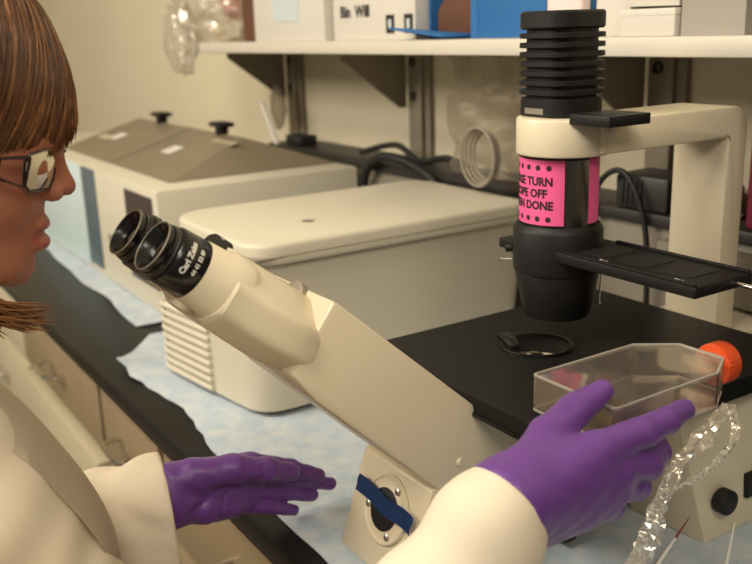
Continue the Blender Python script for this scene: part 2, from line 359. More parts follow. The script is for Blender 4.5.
# ================================================================ water bath
wb = thing('water_bath', 'long cream lidded water bath standing at the far end of the bench', 'water bath', (-2.1, .74, .003))
obj('tank', box(-2.70, -1.53, .525, .943, .004, .238, .005), 'beige2', wb)
obj('control_panel', box(-1.705, -1.552, .5225, .526, .05, .222, .002), 'panelbrown', wb)
obj('side_panel', box(-1.995, -1.90, .5225, .526, .02, .235, .002), 'panelblue', wb)
obj('cool_lit_front', box(-2.69, -2.00, .5225, .526, .01, .235, .002), 'coollight', wb)  # far stretch of the bath front, cooler light put into its pale blue colour
obj('display', box(-1.68, -1.60, .520, .5235, .12, .17, .001), 'darkgrey', wb)
obj('model_mark', box(-1.84, -1.76, .5228, .5255, .095, .11, .001), 'grey', wb)
def gable(x0, x1, ridge_in):
    y0, y1, ym, z0, z1 = .575, .935, .775, .239, .297
    bm = bmesh.new(); P = [(x0, y0, z0), (x1, y0, z0), (x1, y1, z0), (x0, y1, z0), (x0, ym, z1), (x1 - ridge_in, ym, z1)]
    vs = [bm.verts.new(p) for p in P]
    for f in ((0, 1, 2, 3), (0, 4, 5, 1), (1, 5, 2), (2, 5, 4, 3), (0, 3, 4)): bm.faces.new([vs[k] for k in f])
    bmesh.ops.recalc_face_normals(bm, faces=bm.faces[:]); bmesh.ops.bevel(bm, geom=bm.edges[:], offset=.002, segments=2, profile=.5, affect='EDGES'); return bm
for x0, x1, ri, lb, kx in ((-1.955, -1.60, .10, 1, -1.80), (-2.33, -1.965, .0, 2, -2.16)):
    l = obj('lid', gable(x0, x1, ri), 'lid', wb)
    kb = merge(bcyl((kx, .775, .296), (kx, .775, .312), .014), box(kx - .030, kx + .030, .757, .793, .311, .321, .004)); obj('knob', kb, 'black', l)
    nz = V((0, -.058, .2)).normalized(); c = V((kx - .055, .66, .239 + (.66 - .575) * .29 + .001))
    s = V((0, .2, .058)).normalized()
    def sticker(cx, a0, w2, h2, m):
        b = bmesh.new(); c0 = V((cx, .575, .239)) + s * a0
        vs = [b.verts.new(c0 + V((dx, 0, 0)) + s * dy + nz * dz) for dz in (.0006, .0014) for dx, dy in ((-w2, -h2), (w2, -h2), (w2, h2), (-w2, h2))]
        for f in ((0, 1, 2, 3), (4, 5, 6, 7), (0, 1, 5, 4), (1, 2, 6, 5), (2, 3, 7, 6), (3, 0, 4, 7)): b.faces.new([vs[k] for k in f])
        obj('sticker', b, m, l)
    sticker(kx - .035, .105, .026, .018, 'white')
    if lb == 2: sticker(kx - .09, .09, .04, .010, 'cabpale')
    else:
        for k in range(4): sticker(kx + .04 + .028 * k, .175, .008, .008, 'cabpale')
# ================================================================ inverted microscope
ms = thing('inverted_microscope', 'large beige inverted microscope with black stage, tall black lamp housing and angled eyepieces', 'microscope', (-.64, .65, .003))
bs = obj('base', box(-.713, -.589, .53, .935, .003, .159, .004), 'beige', ms)
def hexa(P, bev=.003):
    bm = bmesh.new(); v = [bm.verts.new(p) for p in P]
    for f in ((0, 1, 2, 3), (4, 5, 6, 7), (0, 1, 5, 4), (1, 2, 6, 5), (2, 3, 7, 6), (3, 0, 4, 7)): bm.faces.new([v[k] for k in f])
    bmesh.ops.recalc_face_normals(bm, faces=bm.faces[:]); bmesh.ops.bevel(bm, geom=bm.edges[:], offset=bev, segments=2, profile=.5, affect='EDGES'); return bm
obj('focus_housing', hexa([(-.58, .678, .003), (-.49, .686, .003), (-.49, .93, .003), (-.58, .93, .003), (-.58, .668, .160), (-.505, .645, .160), (-.492, .93, .160), (-.58, .93, .160)], .003), 'beige', ms)
pb = obj('port_block', hexa([(-.704, .397, .003), (-.590, .397, .003), (-.5905, .54, .003), (-.704, .54, .003), (-.704, .430, .101), (-.590, .430, .101), (-.5905, .54, .101), (-.704, .54, .101)], .003), 'beige', ms)
PN = V((0, -.9477, .3193)); PU = V((0, .3193, .9477)); PC = V((-.646, .4166, .0612)) + PN * .0002
def PF(x, u, d=0): return PC + V((1, 0, 0)) * x + PU * u + PN * d
obj('port_ring', lathe(PC, PN, [(0, .034), (.0015, .034), (.003, .0325), (.003, .0305), (.0022, .030), (.0022, .023), (.003, .0215)], 48), 'beige', pb)
obj('port_opening', lathe(PF(0, 0, .0025), PN, [(0, .0205), (.0014, .0205), (.0018, .019)], 48), 'black', pb)
for an in (60, 190, 300):
    r = math.radians(an); obj('port_screw', lathe(PF(.026 * math.cos(r), .026 * math.sin(r), .002), PN, [(0, .0035), (.0015, .0035), (.0022, .002)], 16), 'brushed', pb)
tp = bmesh.new(); n = 14; rows = []
for i in range(n + 1):
    t = i / n; x = -.047 + .094 * t; u = .009 - .006 * t + .0012 * math.sin(t * 9); d = .0062 + .0006 * math.sin(t * 13)
    rows.append([tp.verts.new(PF(x + .0012 * math.sin(k * 9 + i), u + dz, d)) for k, dz in enumerate((-.0085, -.003, .003, .0085))])
for A, B in zip(rows, rows[1:]):
    for k in range(3): tp.faces.new((A[k], A[k + 1], B[k + 1], B[k]))
bmesh.ops.solidify(tp, geom=tp.faces[:], thickness=.0005)
o = obj('tape_strip', tp, 'bluetape', pb); o['label'] = 'torn blue tape across the round front port'
# slanted limb
A = (.337, .2965)
limb = prism([(A[0], A[1]), (.296, .243), (.317, .2155), (.430, .105), (.47, .07), (.59, .07)], YZ, -.715, -.588, .0035)
lb = obj('limb', limb, 'beige', ms)
obj('screw_cap', lathe((-.5885, .459, .121), (1, 0, 0), [(0, .0045), (.0015, .0045), (.003, .003)], 20), 'beige', lb)
# stage with an opening
sb = bmesh.new(); SC = (-.655, .613)
outer = [sb.verts.new((x, y, .180)) for x, y in rounded([(-.765, .475), (-.474, .475), (-.474, .812), (-.765, .812)], .008, 4)]
inner = [sb.verts.new((SC[0] + .036 * math.cos(a), SC[1] + .036 * math.sin(a), .180)) for a in (2 * math.pi * k / 40 for k in range(40))]
ed = [sb.edges.new((L[k], L[(k + 1) % len(L)])) for L in (outer, inner) for k in range(len(L))]
bmesh.ops.triangle_fill(sb, use_beauty=True, use_dissolve=False, edges=ed)
ex = bmesh.ops.extrude_face_region(sb, geom=sb.faces[:])
for e in ex['geom']:
    if isinstance(e, bmesh.types.BMVert): e.co.z -= .019
stg = obj('stage', sb, 'black', ms)
obj('stage_ring', lathe((SC[0], SC[1], .1795), (0, 0, 1), [(0, .0385), (.0022, .0385), (.0028, .037), (.0022, .033), (0, .033)], 48, cap=False), 'blackgloss', stg)
obj('stage_edge_strip', box(-.763, -.476, .4735, .476, .162, .166, .0005), 'blackgloss', stg)
ob = obj('objective', lathe((-.648, .603, .135), (0, 0, 1), [(0, .016), (.024, .016), (.026, .013), (.038, .011), (.041, .008), (.0415, .004)], 32), 'chrome', ms)
obj('objective_turret', lathe((-.655, .613, .128), (0, 0, 1), [(0, .033), (.012, .033), (.016, .028)], 32), 'black', ms)
obj('stage_clip', prism(rounded([(-.700, .596), (-.660, .580), (-.652, .588), (-.690, .612)], .004, 3), XY, .1802, .186, .001), 'blackgloss', stg)
# pillar and illumination arm
am = prism(rounded([(.645, .378), (.832, .378), (.832, .155), (.864, .155), (.864, .4105), (.645, .4105)], [0, .004, 0, 0, .026, 0], 8), YZ, -.674, -.603, .003)
ar = obj('arm', am, 'beige', ms)
obj('arm_head', bcyl((-.655, .645, .376), (-.655, .645, .4125), .0475, .003, 48), 'beige', ar)
# lamp housing with fins
LC = (-.661, .645)
def fin(z0, z1, r, b=.001): return prism(rounded([(LC[0] - r, LC[1] - r), (LC[0] + r, LC[1] - r), (LC[0] + r, LC[1] + r), (LC[0] - r, LC[1] + r)], r * .72, 8), XY, z0, z1, b, 1)
lh = obj('lamp_housing', merge(fin(.413, .4305, .0340), fin(.4305, .5, .0295, 0), fin(.4945, .5115, .0350, .002)), 'black', ms)
for k in range(7):
    z = .4335 + k * .0088; obj('cooling_fin', fin(z, z + .0050, .0353, .0006), 'black', lh)
obj('maker_plate', lathe((LC[0], LC[1], .4135), (0, 0, 1), [(0, .0392), (.006, .0392)], 48, cap=False) if False else prism([(-.0125, -.0028), (.0125, -.0028), (.0125, .0028), (-.0125, .0028)], lambda a, b, d: V((LC[0], LC[1], 0)) + V((math.cos(math.radians(-92)), math.sin(math.radians(-92)), 0)) * (.0343 + d) + V((.99, .03, 0)) * a + V((0, 0, .4185 + b)), -.001, .0004), 'grey', lh)
fs = obj('filter_slider', box(-.618, -.568, .614, .668, .4085, .4185, .001), 'black', ms)
obj('slider_recess', box(-.606, -.580, .625, .658, .4182, .4189, .0003), 'rubber', fs)
# condenser
AX = (-.661, .645)
cd = obj('condenser', lathe((*AX, .208), (0, 0, 1), [(0, .029), (0, .033), (.004, .0345), (.046, .043), (.0475, .0425), (.049, .0450), (.054, .0455), (.091, .0455), (.095, .0435), (.098, .041)], 64), 'black', ms)
cy = obj('condenser_tube', lathe((*AX, .300), (0, 0, 1), [(0, .0388), (.073, .0388), (.0735, .0405), (.077, .0405)], 64), 'blackgloss', ms)
def arc_shell(r0, r1, z0, z1, a0, a1, n=40):
    bm = bmesh.new(); rr = []
    for i in range(n + 1):
        a = math.radians(a0 + (a1 - a0) * i / n); d = V((math.cos(a), math.sin(a), 0)); o = V((*AX, 0))
        rr.append([bm.verts.new(o + d * r + V((0, 0, z))) for r, z in ((r0, z0), (r1, z0), (r1, z1), (r0, z1))])
    for P, Q in zip(rr, rr[1:]):
        for k in range(4): bm.faces.new((P[k], P[(k + 1) % 4], Q[(k + 1) % 4], Q[k]))
    bm.faces.new(rr[0]); bm.faces.new(rr[-1]); return bm
A0 = math.degrees(math.atan2(-.70, .715))        # towards the viewer's side
pk = obj('paper_notice', arc_shell(.0390, .0394, .3085, .3725, A0 - 135, A0 + 8), 'pink', cy)
pk['label'] = 'bright pink paper notice wrapped round the condenser tube'
obj('paper_notice', arc_shell(.0390, .0394, .3085, .3730, A0 + 47, A0 + 110), 'pink', cy)
obj('clear_tape', arc_shell(.0396, .0399, .306, .372, A0 + 9, A0 + 46), 'tape', cy)
NC = math.radians(A0 - 56); n0 = V((math.cos(NC), math.sin(NC), 0))
notice = []
for txt, dz in (('PLEASE TURN', .0118), ('SCOPE OFF', .0), ('WHEN DONE', -.0118)):
    notice.append(bend_text(txt, .0116, (*AX, .3395 + dz), (0, 0, 1), n0, .0394, .0004, xs=.93))
jb = bmesh.new()
for me in notice: jb.from_mesh(me)
for zz in (.3650, .3145):
    for k in range(6):
        a = NC + (k - 2.5) * .29; d = V((math.cos(a), math.sin(a), 0)); c = V((*AX, zz)) + d * .0396; t = V((-d.y, d.x, 0)); vs = []
        for q in range(16):
            r = .0034 if q % 2 == 0 else .0022; an = 2 * math.pi * q / 16; vs.append(jb.verts.new(c + t * (r * math.cos(an)) + V((0, 0, r * math.sin(an)))))
        jb.faces.new(vs)
me = bpy.data.meshes.new('notice'); jb.to_mesh(me); jb.free()
obj('notice_lettering', me, 'ink', pk, smooth=False)
kl = V((-.70, -.715, 0)); kp = V((*AX, .277)) + kl * .044
obj('centring_knob', bcyl(kp, kp + kl * .009, .0045, .0008, 16), 'black', cd)
obj('centring_pin', cyl(kp + V((0, 0, -.012)) - kl * .002, kp + kl * .014 + V((0, 0, -.012)), .0009, 8), 'chrome', cd)
lv = obj('iris_lever', merge(cyl((-.632, .680, .262), (-.627, .672, .222), .0009, 8), lathe((-.627, .672, .2225), (0, 0, -1), [(0, .0012), (.0008, .0021), (.002, .0024), (.0034, .0018), (.004, .0005)], 12)), 'chrome', cd)
# phase slider plate
pl = bmesh.new(); P = rounded([(-.715, .612), (-.465, .612), (-.465, .690), (-.715, .690)], .002, 2)
sl = obj('phase_slider', prism(P, XY, .274, .284, .0008), 'black', ms)
obj('slider_rail', merge(box(-.62, -.467, .6125, .617, .284, .2862, .0004), box(-.62, -.467, .685, .6895, .284, .2862, .0004)), 'black', sl)
for x in (-.600, -.552, -.505): obj('slider_window', prism(rounded([(x - .018, .630), (x + .018, .630), (x + .018, .675), (x - .018, .675)], .006, 4), XY, .284, .2846), 'rubber', sl)
jb = bmesh.new()
for txt, x in (('PH 2', -.577), ('PH 1', -.49)):
    m_ = flat_text(txt, .005, (x, .6215, .2841), (1, 0, 0), (0, 1, 0)); jb.from_mesh(m_)
me = bpy.data.meshes.new('m'); jb.to_mesh(me); jb.free(); obj('slider_lettering', me, 'whiteink', sl, smooth=False)
obj('slider_rod', bcyl((-.467, .664, .279), (-.40, .664, .279), .0022, .0004, 16), 'chrome', sl)
# knobs on the foot
fk = bcyl((-.4915, .704, .047), (-.478, .704, .047), .0128, .002, 28)
obj('lamp_dial', fk, 'rubber', ms)
obj('power_switch', box(-.493, -.486, .742, .768, .036, .062, .0015), 'rubber', ms)
for y, z in ((.575, .024), (.603, .030)): obj('focus_knob', bcyl((-.589, y, z), (-.560, y, z), .013, .002, 28), 'rubber', ms)
# binocular head
O = V((-.656, .315, .269)); U = V((0, -.775, .632)).normalized(); W = V((0, .632, .775)).normalized(); XX = V((1, 0, 0))
def HP(x, s, v): return O + XX * x + U * s + W * v
secs = [(-.013, .058, -.004), (-.009, .068, .000), (.002, .0725, .003), (.015, .0725, .005), (.032, .070, .006), (.052, .0645, .005), (.068, .0605, .003), (.0735, .0600, .002), (.0755, .058, .001)]
bm = bmesh.new(); rings = []
for s, hw, ex in secs:
    lo_ = -.030 - ex; hi_ = .029; md = (1 - max(0, s) / .075)
    poly = rounded([(-hw, lo_ * .55), (-hw * .62, lo_), (hw * .62, lo_), (hw, lo_ * .55), (hw, hi_ * .20), (hw * .50, hi_), (-hw * .50, hi_), (-hw, hi_ * .20)], .011, 5)
    rings.append([bm.verts.new(HP(a, s + md * .27 * b, b)) for a, b in poly])
for Aa, Bb in zip(rings, rings[1:]):
    m = len(Aa)
    for k in range(m): bm.faces.new((Aa[k], Aa[(k + 1) % m], Bb[(k + 1) % m], Bb[k]))
bm.faces.new(rings[0]); bm.faces.new(rings[-1])
bh = obj('binocular_head', bm, 'beige', ms, angle=30)
obj('mount_ring', lathe(HP(0, .006, .012), U, [(-.010, .016), (.0, .020), (.006, .020), (.010, .016)], 48), 'steel', bh)
obj('clamp_thumbwheel', lathe(HP(.014, -.004, .022), U, [(0, .014), (.001, .0155), (.009, .0155), (.010, .014)], 32), 'steel', bh)
obj('interpupillary_scale', lathe(HP(.001, .070, .0200), U, [(0, .0140), (.014, .0140), (.016, .0125)], 32), 'blackmat', bh)
m_ = bend_text('55 60 65', .0045, HP(.001, .0805, .0200), U, W, .0141, 0); obj('scale_lettering', m_, 'whiteink', bh, smooth=False)
for x, v in ((.030, .0245), (.050, -.012)): obj('head_screw', lathe(HP(x, .0745, v), U, [(0, .0022), (.0012, .0022)], 12), 'rubber', bh)
for sx in (-.0315, .0295):
    c = HP(sx, 0, -.001)
    tb = obj('eyepiece_tube', lathe(c, U, [(.060, .0285), (.0775, .0280), (.0800, .0262), (.099, .0248), (.1005, .0240)], 56), 'beige', bh)
    sl_ = obj('eyepiece', lathe(c, U, [(.0985, .0236), (.0995, .0243), (.1225, .0230), (.1240, .0218), (.1248, .0203), (.1275, .0198), (.1280, .0206), (.1300, .0206), (.1305, .0192), (.1345, .0200), (.1362, .0198), (.1366, .0180), (.1345, .0160), (.1290, .0135), (.1285, .0125)], 64), 'blackgloss', bh)
    obj('grip_ring', lathe(c, U, [(.1250, .0204), (.1256, .0212), (.1272, .0212), (.1276, .0204)], 64, cap=False), 'darkgrey', sl_)
    obj('rim', lathe(c, U, [(.1352, .0199), (.1360, .0202), (.1366, .0198), (.1362, .0194)], 64, cap=False), 'steel', sl_)
    obj('eye_lens', lathe(c, U, [(.1280, .0128), (.1290, .0118), (.1302, .008), (.1306, .003), (.1306, .0)], 40, cap=False), 'glass', sl_)
    nn = V((.93, .1, .22)) if sx > 0 else V((.2, .5, .8))
    jb = bmesh.new(); jb.from_mesh(bend_text('Carl Zeiss' if sx > 0 else 'E-PL', .0064, c + U * .1160, U, nn, .0238, .0003)); jb.from_mesh(bend_text('44 41 52 89' if sx > 0 else '10x/20', .0044, c + U * .1080, U, nn, .0243, .0002))
    me = bpy.data.meshes.new('m'); jb.to_mesh(me); jb.free(); obj('eyepiece_lettering', me, 'whiteink', sl_, smooth=False)
# ================================================================ culture flask
fl = thing('culture_flask', 'clear flat culture flask with orange cap held by the near purple-gloved hand', 'flask', (-.475, .56, .191))
FP = [(-.521, .483), (-.431, .483), (-.431, .604), (-.450, .637), (-.496, .637), (-.521, .604)]
obj('vessel', prism(rounded(FP, .004, 4), XY, .1915, .2200, .0018), 'flask', fl)
rim = bmesh.new()
def ringband(poly, z0, z1, t):
    c = V((sum(p[0] for p in poly) / len(poly), sum(p[1] for p in poly) / len(poly), 0)); A_ = []; n = len(poly); bm = bmesh.new()
    for x, y in poly:
        p = V((x, y, 0)); q = p + (c - p).normalized() * t; A_.append([bm.verts.new((a.x, a.y, z)) for a, z in ((p, z0), (p, z1), (q, z1), (q, z0))])
    for k in range(n):
        P_, Q_ = A_[k], A_[(k + 1) % n]
        for j in range(4): bm.faces.new((P_[j], P_[(j + 1) % 4], Q_[(j + 1) % 4], Q_[j]))
    return bm
obj('rim_ridge', ringband(rounded(FP, .004, 4), .2200, .2216, .0022), 'tote', fl)
obj('rim_ridge', ringband(rounded(FP, .004, 4), .1895, .1912, .0022), 'tote', fl)
obj('neck', lathe((-.470, .634, .206), (0, 1, 0), [(0, .0125), (.018, .0125)], 32), 'flask', fl)
cap_prof = [(.014, .0165), (.0145, .0185), (.030, .0185), (.032, .0175), (.0322, .012)]
cb = lathe((-.470, .634, .206), (.0, 1, 0), cap_prof, 60)
for v in cb.verts:
    a = math.atan2(v.co.z - .206, v.co.x + .470)
    if .6485 < v.co.y < .6655: v.co.x += math.cos(a) * .0004 * math.cos(30 * a); v.co.z += math.sin(a) * .0004 * math.cos(30 * a)
obj('cap', cb, 'orange', fl)
# ================================================================ crinkled film and spikes in front of the microscope
def crinkle(path, widths, seed, nseg=46, nw=6, amp=.0035):
    r = random.Random(seed); P = spline(path, max(2, nseg // (len(path) - 1))); n = len(P); bm = bmesh.new(); rows = []
    wd = V((.62, -.2, .0)).normalized()
    for i, p in enumerate(P):
        t = (P[min(i + 1, n - 1)] - P[max(i - 1, 0)]).normalized(); cdir = t.cross(V((.81, -.5, .2))).normalized(); wv = (cdir + V((.5, -.3, 0)) * .6 * math.sin(i * 3.0 / n)).normalized()
        u = i / (n - 1) * (len(widths) - 1); k = min(int(u), len(widths) - 2); wdt = widths[k] + (widths[k + 1] - widths[k]) * (u - k)
        nv = t.cross(wv).normalized()
        rows.append([bm.verts.new(p + wv * wdt * (j / nw - .5 + .12 * noise.noise(V((i * .22, j, seed)))) + nv * amp * (math.sin(j * 2.5 + 4 * noise.noise(V((i * .10, j * .4, seed)))) + 1.6 * noise.noise(V((i * .45, j * .7, seed + 3)))) + V([r.uniform(-amp, amp) * .28 for _ in range(3)])) for j in range(nw + 1)])
    for A_, B_ in zip(rows, rows[1:]):
        for j in range(nw):
            q = (A_[j], A_[j + 1], B_[j + 1], B_[j])
            if r.random() < .5: bm.faces.new(q[:3]); bm.faces.new((q[0], q[2], q[3]))
            else: bm.faces.new((q[0], q[1], q[3])); bm.faces.new(q[1:])
    for v in bm.verts: v.co.z = max(v.co.z, .004)
    return bm
F1 = [(-.452, .650, .172), (-.448, .615, .155), (-.448, .583, .139), (-.447, .562, .110), (-.446, .545, .080), (-.445, .525, .045), (-.440, .50, .008)]
F2 = [(-.452, .652, .174), (-.440, .645, .150), (-.438, .622, .136), (-.442, .600, .124), (-.446, .575, .118), (-.447, .556, .098)]
cm = merge(crinkle(F1, [.010, .020, .016, .020, .024, .024, .024], 3, 72, 7, .0022), crinkle([(x - .004, y + .002, z) for x, y, z in F1], [.008, .014, .011, .012, .016, .016, .016], 5, 150, 4, .0013), crinkle(F2, [.009, .009, .010, .008, .007, .006], 8, 90, 4, .0014))
cr = obj('plastic_film', cm, 'foil', smooth=False)
tag(cr, 'crinkled shiny clear plastic film strip hanging down in front of the microscope foot', 'plastic film')
def spike(name, a, b, r, m1, m2, label):
    t = thing(name, label, 'pipette tip', b, None); A_ = V(a); B_ = V(b)
    obj('shaft', cyl(B_, B_.lerp(A_, .62), r, 12, r * .6), m2, t); obj('point', cyl(B_.lerp(A_, .62), A_, r * .6, 12, r * .15), m1, t); return t
spike('pipette_tip', (-.487, .655, .046), (-.4875, .606, .004), .0022, 'tip', 'whiteink', 'thin white pipette tip with a dark red point leaning beside the crinkled film')
spike('pipette_tip', (-.437, .652, .066), (-.437, .640, .004), .0024, 'whiteink', 'whiteink', 'thin plain white pipette tip standing below the round black dial')
# ================================================================ things on the shelf
SZ = .4827
def carton(name, x0, x1, y0, y1, h, label, cat, m='carton', group=None):
    t = thing(name, label, cat, ((x0 + x1) / 2, (y0 + y1) / 2, SZ), group)
    b = obj('body', box(x0, x1, y0, y1, SZ, SZ + h, .001), m, t); return t, b
t, b = carton('carton', -1.685, -1.41, .812, 1.02, .16, 'plain white carton with a pale label on the shelf next to the clear bag', 'box')
obj('paper_label', box(-1.60, -1.50, .811, .8121, SZ + .035, SZ + .075), 'lightblueink', t)
obj('flap', box(-1.685, -1.41, .8108, .8118, SZ + .10, SZ + .155, .0004), 'carton', t)
t, b = carton('carton', -1.40, -1.158, .825, 1.02, .10, 'white carton with scribbled black writing and square printed marks at the middle of the shelf', 'box')
obj('lid_panel', box(-1.405, -1.154, .822, 1.022, SZ + .072, SZ + .104, .001), 'carton', t)
m_ = flat_text('Bin  Will', .026, (-1.33, .8245, SZ + .045), (1, 0, 0), (0, 0, 1), .0008); obj('writing', m_, 'ink', b, smooth=False)
for x, z in ((-1.225, .024), (-1.175, .024)):
    obj('printed_mark', box(x - .011, x + .011, .8238, .8252, SZ + z - .014, SZ + z + .014), 'ink', b); obj('printed_mark_centre', box(x - .004, x + .004, .8233, .8239, SZ + z - .007, SZ + z + .007), 'lightblueink', b)
tr = tag(obj('foam_tray', box(-1.27, -1.155, .806, .818, SZ + .048, SZ + .062, .004) if False else prism(rounded([(-1.26, .85), (-1.16, .84), (-1.165, .90), (-1.25, .92)], .012, 4), XY, SZ + .1045, SZ + .118, .003), 'white'), 'small white folded foam wedge lying on top of the carton with printed marks', 'tray')
# open blue box with something brown inside
t = thing('blue_box', 'open blue cardboard box with its front flap folded down onto the shelf', 'box', (-1.07, .9, SZ))
obj('side', box(-1.150, -1.146, .845, 1.0, SZ, SZ + .12), 'bluebox', t); obj('side', box(-1.046, -1.042, .845, 1.0, SZ, SZ + .12), 'bluebox', t)
obj('back', box(-1.150, -1.042, 1.0, 1.004, SZ, SZ + .12), 'bluebox', t); obj('bottom', box(-1.150, -1.042, .845, 1.0, SZ, SZ + .003), 'bluebox', t)
obj('flap', hexa([(-1.17, .785, SZ + .016), (-1.06, .80, SZ + .0025), (-1.045, .845, SZ + .003), (-1.15, .845, SZ + .003), (-1.17, .785, SZ + .019), (-1.06, .80, SZ + .006), (-1.045, .845, SZ + .007), (-1.15, .845, SZ + .012)], .0008), 'bluebox', t)
tag(obj('brown_packet', prism(rounded([(-1.143, SZ + .0035), (-1.050, SZ + .0035), (-1.053, SZ + .040), (-1.070, SZ + .068), (-1.118, SZ + .068), (-1.143, SZ + .040)], .008, 4), XZ, .855, .95, .003), 'brown'), 'dark brown packet standing inside the open blue box', 'packet')
t, b = carton('blue_box', -1.038, -.885, .835, 1.0, .13, 'closed blue cardboard box on the shelf just left of the black lamp housing', 'box', 'bluebox')
obj('corner_seam', box(-1.037, -1.022, .8345, .8352, SZ + .002, SZ + .128), 'bluebox', b)
tag(obj('paper_packet', rbox(-.876, -.815, .825, .843, SZ, SZ + .052, .006, .003), 'pinkish'), 'pale pink paper packet peeking out behind the top of the lamp housing', 'packet')
t, b = carton('carton', -.805, -.752, .84, .98, .055, 'narrow cream carton squeezed between lamp housing and the small lidded carton', 'box')
t, b = carton('carton', -.748, -.672, .82, .96, .029, 'small low cream carton on the right half of the shelf with another on top', 'box')
obj('lid_edge', box(-.7485, -.6715, .8195, .9605, SZ + .022, SZ + .0295, .0005), 'white', b)
t = thing('carton', 'cream carton lid lying tilted on the small low carton', 'box', (-.71, .9, SZ + .03)); obj('body', hexa([(-.75, .83, SZ + .0325), (-.675, .83, SZ + .0315), (-.675, .96, SZ + .0315), (-.75, .96, SZ + .0325), (-.75, .83, SZ + .052), (-.675, .83, SZ + .050), (-.675, .96, SZ + .050), (-.75, .96, SZ + .052)], .001), 'carton', t)
t = thing('plastic_tote', 'hazy grey see-through plastic box at the right end of the shelf', 'plastic box', (-.62, .9, SZ))
obj('walls', merge(box(-.667, -.664, .825, .98, SZ + .003, SZ + .05), box(-.592, -.589, .825, .98, SZ + .003, SZ + .05), box(-.664, -.592, .825, .828, SZ + .003, SZ + .05), box(-.664, -.592, .977, .98, SZ + .003, SZ + .05)), 'tote', t)
obj('bottom', box(-.667, -.589, .825, .98, SZ, SZ + .003), 'tote', t); obj('lid', box(-.670, -.586, .822, .983, SZ + .05, SZ + .056, .001), 'tote', t)
bl = bmesh.new(); bmesh.ops.create_icosphere(bl, subdivisions=4, radius=1)
for v in bl.verts: v.co = V((-.565, .86, SZ + .031)) + V((v.co.x * .021, v.co.y * .03, v.co.z * .030)) * (1 + .25 * noise.noise(v.co * 3) - .0)
for v in bl.verts: v.co.z = max(v.co.z, SZ)
tag(obj('black_bundle', bl, 'black'), 'rumpled black bundle cut by the right edge of the photo on the shelf', 'bundle')
# clear bag with red things at the shelf end
def crumple(c, r, seed, sub=5, amp=.35, f=3.0, bottom=None):
    bm = bmesh.new(); bmesh.ops.create_icosphere(bm, subdivisions=sub, radius=1)
    for v in bm.verts:
        n = noise.noise(v.co * f + V((seed, 0, 0))) * amp + abs(noise.noise(v.co * f * 2.7 + V((0, seed, 0)))) * amp * .6
        v.co = V(c) + V((v.co.x * r[0], v.co.y * r[1], v.co.z * r[2])) * (1 + n)
        if bottom is not None: v.co.z = max(v.co.z, bottom)
    return bm
t = thing('clear_bag', 'crumpled clear plastic bag bulging over the left end of the shelf', 'bag', (-1.93, .9, SZ))
obj('film', crumple((-1.99, .865, .568), (.165, .07, .100), 3, amp=.22), 'bag', t)
obj('loose_film', crumple((-2.03, .79, .49), (.07, .025, .075), 8, 4, amp=.3), 'bag', t)
tag(obj('red_bundle', crumple((-1.90, .87, .572), (.035, .03, .04), 5, 4, .2), 'red'), 'orange-red bundle showing through the crumpled clear bag', 'bundle')
tag(obj('brown_parcel', box(-1.78, -1.70, .83, .98, SZ, SZ + .14, .006), 'brown'), 'dark brown parcel on the shelf between the clear bag and the white carton', 'parcel')
# ================================================================ things behind the machines
bg = bmesh.new(); r_ = random.Random(4)
nx, nz_ = 16, 24; rows = []
for i in range(nx + 1):
    rows.append([bg.verts.new((-1.235 + .20 * i / nx + (.012 * math.sin(j * .4) if i in (0, nx) else 0), .948 + .012 * noise.noise(V((i * .25, j * .3, 2))) + .004 * noise.noise(V((i * .8, j * .9, 7))), .262 + .193 * j / nz_)) for j in range(nz_ + 1)])
for A_, B_ in zip(rows, rows[1:]):
    for j in range(nz_): bg.faces.new((A_[j], A_[j + 1], B_[j + 1], B_[j]))
bmesh.ops.solidify(bg, geom=bg.faces[:], thickness=.004)
hb = thing('hanging_bag', 'hazy grey plastic bag hanging under the shelf left of the microscope lamp', 'bag', (-1.13, .94, .26))
obj('film', bg, 'greybag', hb); obj('hanger_strip', box(-1.20, -1.10, .940, .948, .452, .4605, .001), 'grey', hb)
tag(obj('cable_coil', merge(*[tube([(-1.085 + (.040 - .003 * q) * math.cos(a), .885 + .006 * q, .305 + (.045 - .003 * q) * math.sin(a)) for a in (2 * math.pi * k / 30 for k in range(31))], .0022, 8) for q in range(4)]), 'bracket'), 'loose grey cable coil hanging in front of the hazy bag', 'cable')
ws = tag(obj('white_rod', prism([(-1.945, .345), (-1.932, .348), (-1.865, .2535), (-1.880, .2525)], XZ, .935, .943, .001), 'white'), 'short white rod leaning against the wall ledge', 'rod')
t = thing('wall_bag', 'small clear bag hanging on the wall behind the white rod', 'bag', (-1.96, 1.0, .28)); obj('film', crumple((-1.965, .995, .33), (.030, .012, .05), 12, 4, .25), 'greybag', t)
tag(obj('black_clip_box', box(-1.86, -1.79, .955, 1.0, .2523, .275, .004), 'rubber'), 'small flat black box on the ledge just right of the white rod', 'box')
def hose(name, pts, r, label, m='rubber', cat='tubing'):
    return tag(obj(name, tube(spline(pts, 8), r, 10), m), label, cat)
hose('black_tubing', [(-1.50, .935, .010), (-1.505, .935, .12), (-1.49, .935, .225), (-1.42, .93, .268), (-1.33, .935, .262), (-1.25, .937, .225), (-1.20, .935, .12), (-1.18, .935, .012)], .009, 'loop of thick black tubing rising behind the lid of the centrifuge')
hose('black_tubing', [(-1.55, .965, .262), (-1.44, .975, .285), (-1.36, .972, .262), (-1.28, .975, .275), (-1.20, .972, .262)], .006, 'thin black tubing lying along the wall ledge behind the centrifuge')
ad = thing('power_adapter', 'boxy black power adapter standing on the ledge behind the condenser', 'power adapter', (-.82, .97, .252))
obj('body', box(-.865, -.775, .950, 1.02, .2525, .300, .006), 'darkgrey', ad)
